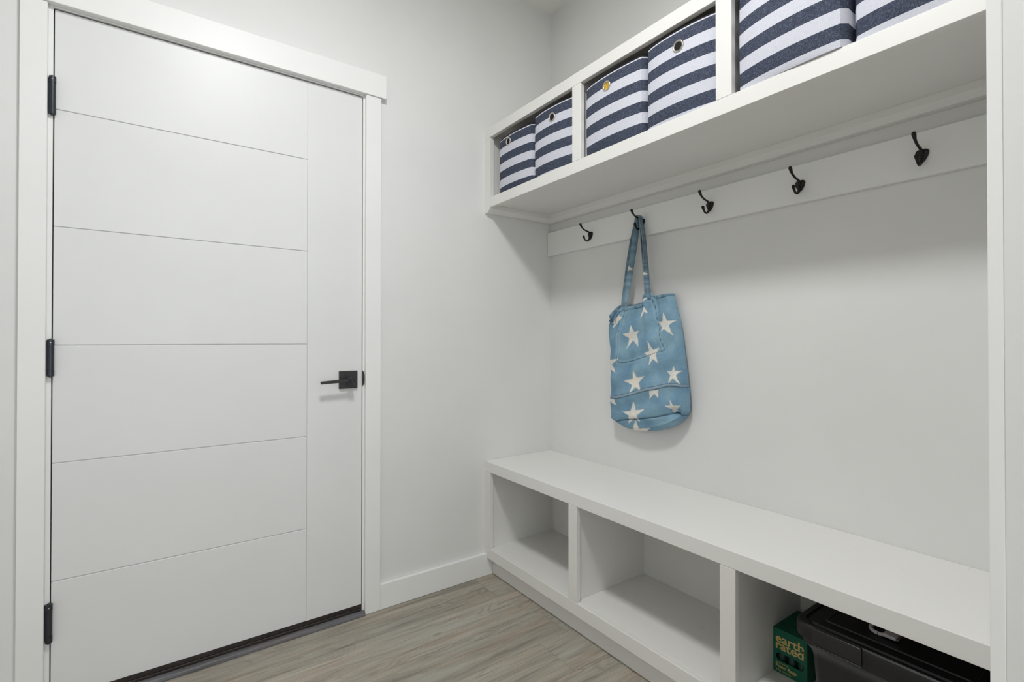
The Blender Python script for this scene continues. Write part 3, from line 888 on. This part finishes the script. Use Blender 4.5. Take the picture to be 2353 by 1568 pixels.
lay(0.9 * np.exp(-(tm / 0.0018) ** 2), C_EDGE)
Xg = Xg - 0.0022 * np.clip((0.021 - tm) / 0.002, 0, 1) * rim
grid_obj('front_panel', np.stack([Xg, Yg, Zg], -1), base, DENIM, bag)
NB, NC = 90, 120
G2 = coons(BAG['btop'], BAG['right'], BAG['bottom'], BAG['left'], NB, NC)
Y2, Z2 = G2[..., 0], G2[..., 1]
s2 = np.linspace(0, 1, NB)[None, :] + 0 * Y2; t2 = np.linspace(0, 1, NC)[:, None] + 0 * Y2
e2 = np.minimum(np.minimum(s2, 1 - s2) * 0.38, (1 - t2) * 0.5)
X2 = -0.024 + 0.012 * np.clip(np.sqrt(np.clip(e2 / 0.03, 0, 1)), 0, 1)
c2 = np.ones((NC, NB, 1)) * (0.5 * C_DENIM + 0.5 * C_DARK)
h2 = np.exp(-(t2 * 0.49 / 0.0022) ** 2)[..., None]
c2 = c2 * (1 - h2) + C_EDGE * h2
hb = ((t2 * 0.49 < 0.022) * (0.4 + 0.4 * np.sin(s2 * 70)))[..., None]
c2 = c2 * (1 - hb * 0.6) + C_LIGHT * hb * 0.6
grid_obj('back_panel', np.stack([X2, Y2, Z2], -1), c2, DENIM, bag, flip=True)

def strap(name, path, widths, dirs, star_at=None):
    n = 260
    q = catmull(np.c_[np.asarray(path, float), np.asarray(widths, float)[:, None], np.asarray(dirs, float)], n)
    P, w, d = q[:, :3], q[:, 3], q[:, 4:]
    T = np.gradient(P, axis=0); T /= np.linalg.norm(T, axis=1)[:, None]
    d = d - T * (d * T).sum(1)[:, None]; d /= np.linalg.norm(d, axis=1)[:, None]
    nr = np.cross(T, d)
    th = 0.0016
    prof = [(-1, 0), (-0.96, 1), (-0.6, 1.1), (0, 0.95), (0.6, 1.1), (0.96, 1), (1, 0), (0.96, -1), (0, -1), (-0.96, -1), (-1, 0)]
    V = np.zeros((n, len(prof), 3)); Cc = np.zeros((n, len(prof), 3))
    for j, (a, b) in enumerate(prof):
        V[:, j] = P + d * (a * w / 2)[:, None] + nr * (b * th)
        Cc[:, j] = C_EDGE * 0.8 if abs(a) == 1 else (C_DARK * 0.5 + C_DENIM * 0.5 if abs(a) == 0.6 else C_DENIM)
    Cc = 0.72 * Cc + 0.28 * np.array(srgb(160, 164, 158)[:3])  # grey mixed in: shade painted into the strap denim
    sh = 0.88 + 0.14 * np.sin(np.arange(n) * 0.62 + 2 * np.sin(np.arange(n) * 0.23))
    Cc = Cc * sh[:, None, None]
    if star_at is not None:
        for f in star_at:
            k = int(f * n); 
            for r_ in range(4): Cc[k + r_, 1:(4 if r_ in (1, 2) else 3)] = C_STAR; Cc[k + r_, (8 if r_ in (1, 2) else 9):10] = C_STAR
    return grid_obj(name, V, Cc, DENIM, bag)
strap('strap', [(-0.0570, -0.5515, 1.205), (-0.0570, -0.5540, 1.245), (-0.0550, -0.5720, 1.352), (-0.0500, -0.5885, 1.452), (-0.0450, -0.5970, 1.530), (-0.0420, -0.5995, 1.567), (-0.0410, -0.6020, 1.5830), (-0.0405, -0.6080, 1.5890), (-0.0400, -0.6140, 1.5830), (-0.0400, -0.6200, 1.556), (-0.0425, -0.6340, 1.500), (-0.0480, -0.6450, 1.430), (-0.0540, -0.6550, 1.350), (-0.0590, -0.6660, 1.262), (-0.0600, -0.6680, 1.245)],
      [0.023, 0.023, 0.024, 0.024, 0.024, 0.024, 0.024, 0.024, 0.024, 0.024, 0.023, 0.023, 0.024, 0.024, 0.024],
      [(0.15, -1, 0), (0.15, -1, 0), (0.45, -0.9, 0), (0.60, -0.80, 0), (0.70, -0.7, 0), (0.85, -0.45, 0), (1, -0.2, 0), (1, 0, 0), (1, 0.05, 0), (1, 0.05, 0), (1, 0.0, 0), (1, -0.10, 0), (0.8, -0.5, 0), (0.5, -0.9, 0), (0.2, -1, 0)], (0.140, 0.79))
strap('strap', [(-0.0210, -0.5080, 1.205), (-0.0240, -0.5130, 1.245), (-0.0290, -0.5370, 1.357), (-0.0320, -0.5590, 1.459), (-0.0350, -0.5840, 1.541), (-0.0360, -0.5960, 1.570), (-0.0365, -0.6012, 1.5800), (-0.0365, -0.6075, 1.5848), (-0.0365, -0.6128, 1.5790), (-0.0360, -0.6150, 1.545), (-0.0330, -0.6210, 1.460), (-0.0290, -0.6320, 1.350), (-0.0240, -0.6440, 1.250), (-0.0200, -0.6500, 1.225)],
      [0.023] * 14,
      [(0.3, -1, 0), (0.3, -1, 0), (0.5, -0.85, 0), (0.7, -0.6, 0), (0.85, -0.45, 0), (1, -0.2, 0), (1, 0, 0), (1, 0, 0), (1, 0, 0), (1, 0.1, 0), (1, 0.1, 0), (0.9, -0.2, 0), (0.5, -0.8, 0), (0.2, -1, 0)])

# ------------------------------------------------------------------ box of bags
def curve_mesh(cu):
    tmp = link(bpy.data.objects.new('tmp', cu))
    dg = bpy.context.evaluated_depsgraph_get()
    dg.update()
    me = bpy.data.meshes.new_from_object(tmp.evaluated_get(dg))
    bpy.data.objects.remove(tmp, do_unlink=True)
    return me

def front_text(name, body, y_left, z_base, width, height, xf, bold, mat, parent):
    """flat printed letters on a face that looks towards -x"""
    cu = bpy.data.curves.new(name, 'FONT')
    cu.body = body
    cu.size = 1.0
    cu.offset = bold
    cu.extrude = 0.0
    cu.resolution_u = 4
    me = curve_mesh(cu)
    co = np.zeros(len(me.vertices) * 3); me.vertices.foreach_get('co', co); co = co.reshape(-1, 3)
    mn, mx = co.min(0), co.max(0)
    sx = width / (mx[0] - mn[0]); sy = height / (mx[1] - max(mn[1], 0) if height > 0 else 1)
    w = np.zeros_like(co)
    w[:, 0] = xf
    w[:, 1] = y_left - (co[:, 0] - mn[0]) * sx
    w[:, 2] = z_base + co[:, 1] * sy
    faces = [tuple(p.vertices) for p in me.polygons]
    bpy.data.meshes.remove(me)
    return mesh_obj(name, w, faces, mat, parent)

BX, BY0, BY1, BZ0, BZ1, BXB = -0.1800, -1.2160, -1.3080, ZS + 0.0004, 0.2545, -0.0350
bx = tag(empty('bag_dispenser_box', ((BX + BXB) / 2, (BY0 + BY1) / 2, BZ0)), 'dark green cardboard box with cream lettering beside the black bin', 'box')
# shell: four sides and back, then a front sheet with the slot cut out
boxes('carton', [(BX + 0.0008, BXB, BY1, BY1 + 0.0008, BZ0, BZ1), (BX + 0.0008, BXB, BY0 - 0.0008, BY0, BZ0, BZ1), (BX + 0.0008, BXB, BY1 + 0.0008, BY0 - 0.0008, BZ0, BZ0 + 0.0008),
                 (BX + 0.0008, BXB, BY1 + 0.0008, BY0 - 0.0008, BZ1 - 0.0008, BZ1), (BXB - 0.0008, BXB, BY1 + 0.0008, BY0 - 0.0008, BZ0 + 0.0008, BZ1 - 0.0008)], GREEN, bx)
cu = bpy.data.curves.new('front', 'CURVE'); cu.dimensions = '2D'; cu.fill_mode = 'BOTH'; cu.extrude = 0.0004
def spl(pts):
    s = cu.splines.new('POLY'); s.points.add(len(pts) - 1); s.use_cyclic_u = True
    for i, p in enumerate(pts): s.points[i].co = (p[0], p[1], 0, 1)
WB = BY0 - BY1; HB = BZ1 - BZ0
spl([(0, 0), (WB, 0), (WB, HB), (0, HB)])
SL0, SL1, SZ0, SZ1 = 0.0080, 0.0835, 0.0355, 0.0575
slot = []
for cx_, sg in ((SL0 + 0.0105, -1), (SL1 - 0.0105, 1)):
    for i in range(11):
        w = (math.pi / 2 + math.pi * i / 10) if sg < 0 else (-math.pi / 2 + math.pi * i / 10)
        slot.append((cx_ + 0.0105 * math.cos(w), (SZ0 + SZ1) / 2 + 0.011 * math.sin(w)))
spl(slot)
me = curve_mesh(cu)
vs = [(BX + 0.0004 - v.co.z, BY0 - v.co.x, BZ0 + v.co.y) for v in me.vertices]
fs = [tuple(p.vertices) for p in me.polygons]
front = mesh_obj('front_face', vs, fs, GREEN, bx)
XT = BX - 0.0003
front_text('lettering', 'earth', BY0 - 0.0066, BZ0 + 0.0870, 0.0770, 0.0240, XT, 0.022, CREAM, bx)
front_text('lettering', 'rated', BY0 - 0.0070, BZ0 + 0.0680, 0.0760, 0.0240, XT, 0.022, CREAM, bx)
front_text('lettering', 'unscented', BY0 - 0.0070, BZ0 + 0.0268, 0.0335, 0.0052, XT, 0.006, CREAM, bx)
front_text('lettering', 'Poop Bags', BY0 - 0.0070, BZ0 + 0.0155, 0.0570, 0.0092, XT, 0.024, CREAM, bx)
front_text('lettering', '270', BY0 - 0.0070, BZ0 + 0.0045, 0.0140, 0.0064, XT, 0.006, CREAM, bx)
for kz, kw in ((0.0085, 0.024), (0.0055, 0.028)):
    box('fine_print', XT, XT + 0.0002, BY0 - 0.0235, BY0 - 0.0235 - kw, BZ0 + kz, BZ0 + kz + 0.0007, CREAM, bx, bev=0)
bm = bmesh.new(); bm_cyl(bm, (XT, BY0 - 0.0860, BZ0 + 0.0790), 0, 0.0010, 0.0010, 0.0002, 12); bm_obj('registered_mark', bm, CREAM, bx)
for i, (yy, w_) in enumerate(((-1.2345, 'left'), (-1.2620, 'middle'), (-1.2895, 'right'))):
    bm = bmesh.new()
    bm_cyl(bm, (BX + 0.0165, yy, BZ0 + 0.0012), 2, 0.0130, 0.0130, 0.068, 22)
    tag(shade_by_angle(bm_obj('bag_roll', bm, GREEND)), 'dark green bag roll at the %s of the carton slot' % w_, 'bag roll', 'bag rolls inside the green carton')

# ------------------------------------------------------------------ black lidded bin
def rrect(x0, x1, y0, y1, r, n=6):
    pts = []
    for cx_, cy_, a0 in ((x1 - r, y1 - r, 0), (x0 + r, y1 - r, 90), (x0 + r, y0 + r, 180), (x1 - r, y0 + r, 270)):
        for i in range(n + 1):
            w = math.radians(a0 + 90 * i / n)
            pts.append((cx_ + r * math.cos(w), cy_ + r * math.sin(w)))
    return pts

def loft(name, loops, mat, parent, cap_first=True, cap_last=True, smooth=0.5):
    vs, fs = [], []
    n = len(loops[0][0])
    for pts, z in loops:
        vs += [(p[0], p[1], z) for p in pts]
    for r in range(len(loops) - 1):
        for i in range(n):
            fs.append((r * n + i, r * n + (i + 1) % n, (r + 1) * n + (i + 1) % n, (r + 1) * n + i))
    if cap_first: fs.append(tuple(range(n))[::-1])
    if cap_last: fs.append(tuple(range((len(loops) - 1) * n, len(loops) * n)))
    bm = bmesh.new()
    bv = [bm.verts.new(v) for v in vs]
    for f in fs: bm.faces.new([bv[i] for i in f])
    return shade_by_angle(bm_obj(name, bm, mat, parent), smooth)

LX0_, LX1_, LYA, LYB, LT = -0.3700, -0.0600, -1.7350, -1.3560, 0.4032
bn = tag(empty('lidded_bin', ((LX0_ + LX1_) / 2, (LYA + LYB) / 2, ZS)), 'black plastic storage tub with clip-on lid inside the bench', 'storage tub')
def inset(d, z, r=0.035): return (rrect(LX0_ + d, LX1_ - d, LYA + d, LYB - d, max(0.008, r - d * 0.5)), z)
loft('tub', [inset(0.048, ZS + 0.0006), inset(0.046, ZS + 0.006), inset(0.036, 0.24), inset(0.030, 0.318), inset(0.026, 0.333), inset(0.012, 0.352), inset(0.010, 0.372), inset(0.014, 0.374), inset(0.032, 0.345), inset(0.036, 0.31), inset(0.050, ZS + 0.01)], PLASTIC, bn)
loft('lid', [inset(0.006, 0.3685), inset(0.001, 0.3690), inset(0.0, 0.3720), inset(0.0, 0.3960), inset(0.0012, 0.4005), inset(0.005, LT), inset(0.016, LT), inset(0.018, LT - 0.004), inset(0.023, LT - 0.004), inset(0.025, LT + 0.0005), inset(0.052, LT + 0.0005), inset(0.0535, LT + 0.003), inset(0.057, LT + 0.003), inset(0.0585, LT + 0.0005)], PLASTICL, bn)
lt = box('latch', LX0_ - 0.0055, LX0_ + 0.004, -1.5060, -1.4062, 0.3645, LT + 0.0012, PLASTIC, bn, bev=0.0025, seg=3)
shade_by_angle(lt)
box('latch_lip', LX0_ - 0.0075, LX0_ - 0.0005, -1.5060, -1.4062, 0.3625, 0.3660, PLASTIC, lt, bev=0.0008)

# small pale buckle lying on the lid
bk = tag(empty('strap_buckle', (-0.262, -1.512, LT + 0.0005)), 'small pale plastic buckle lying on the black tub lid', 'buckle')
def tilt(p, q): return p
ring = []
for i in range(17):
    w = 2 * math.pi * i / 16
    ring.append((-0.262 + 0.021 * math.cos(w), -1.507 + 0.020 * math.sin(w), LT + 0.0075 + 0.002 * math.cos(w)))
tube('loop', ring, [0.0042] * 17, CLIP, bk, 10, 60)
bm = bmesh.new()
bm_box(bm, -0.286, -0.252, -1.542, -1.516, LT + 0.0034, LT + 0.0115, 0.003, 3)
shade_by_angle(bm_obj('buckle_body', bm, CLIP, bk))
box('strap_end', -0.2845, -0.2560, -1.5475, -1.5400, LT + 0.0045, LT + 0.0085, STEEL, bk, bev=0.0008)
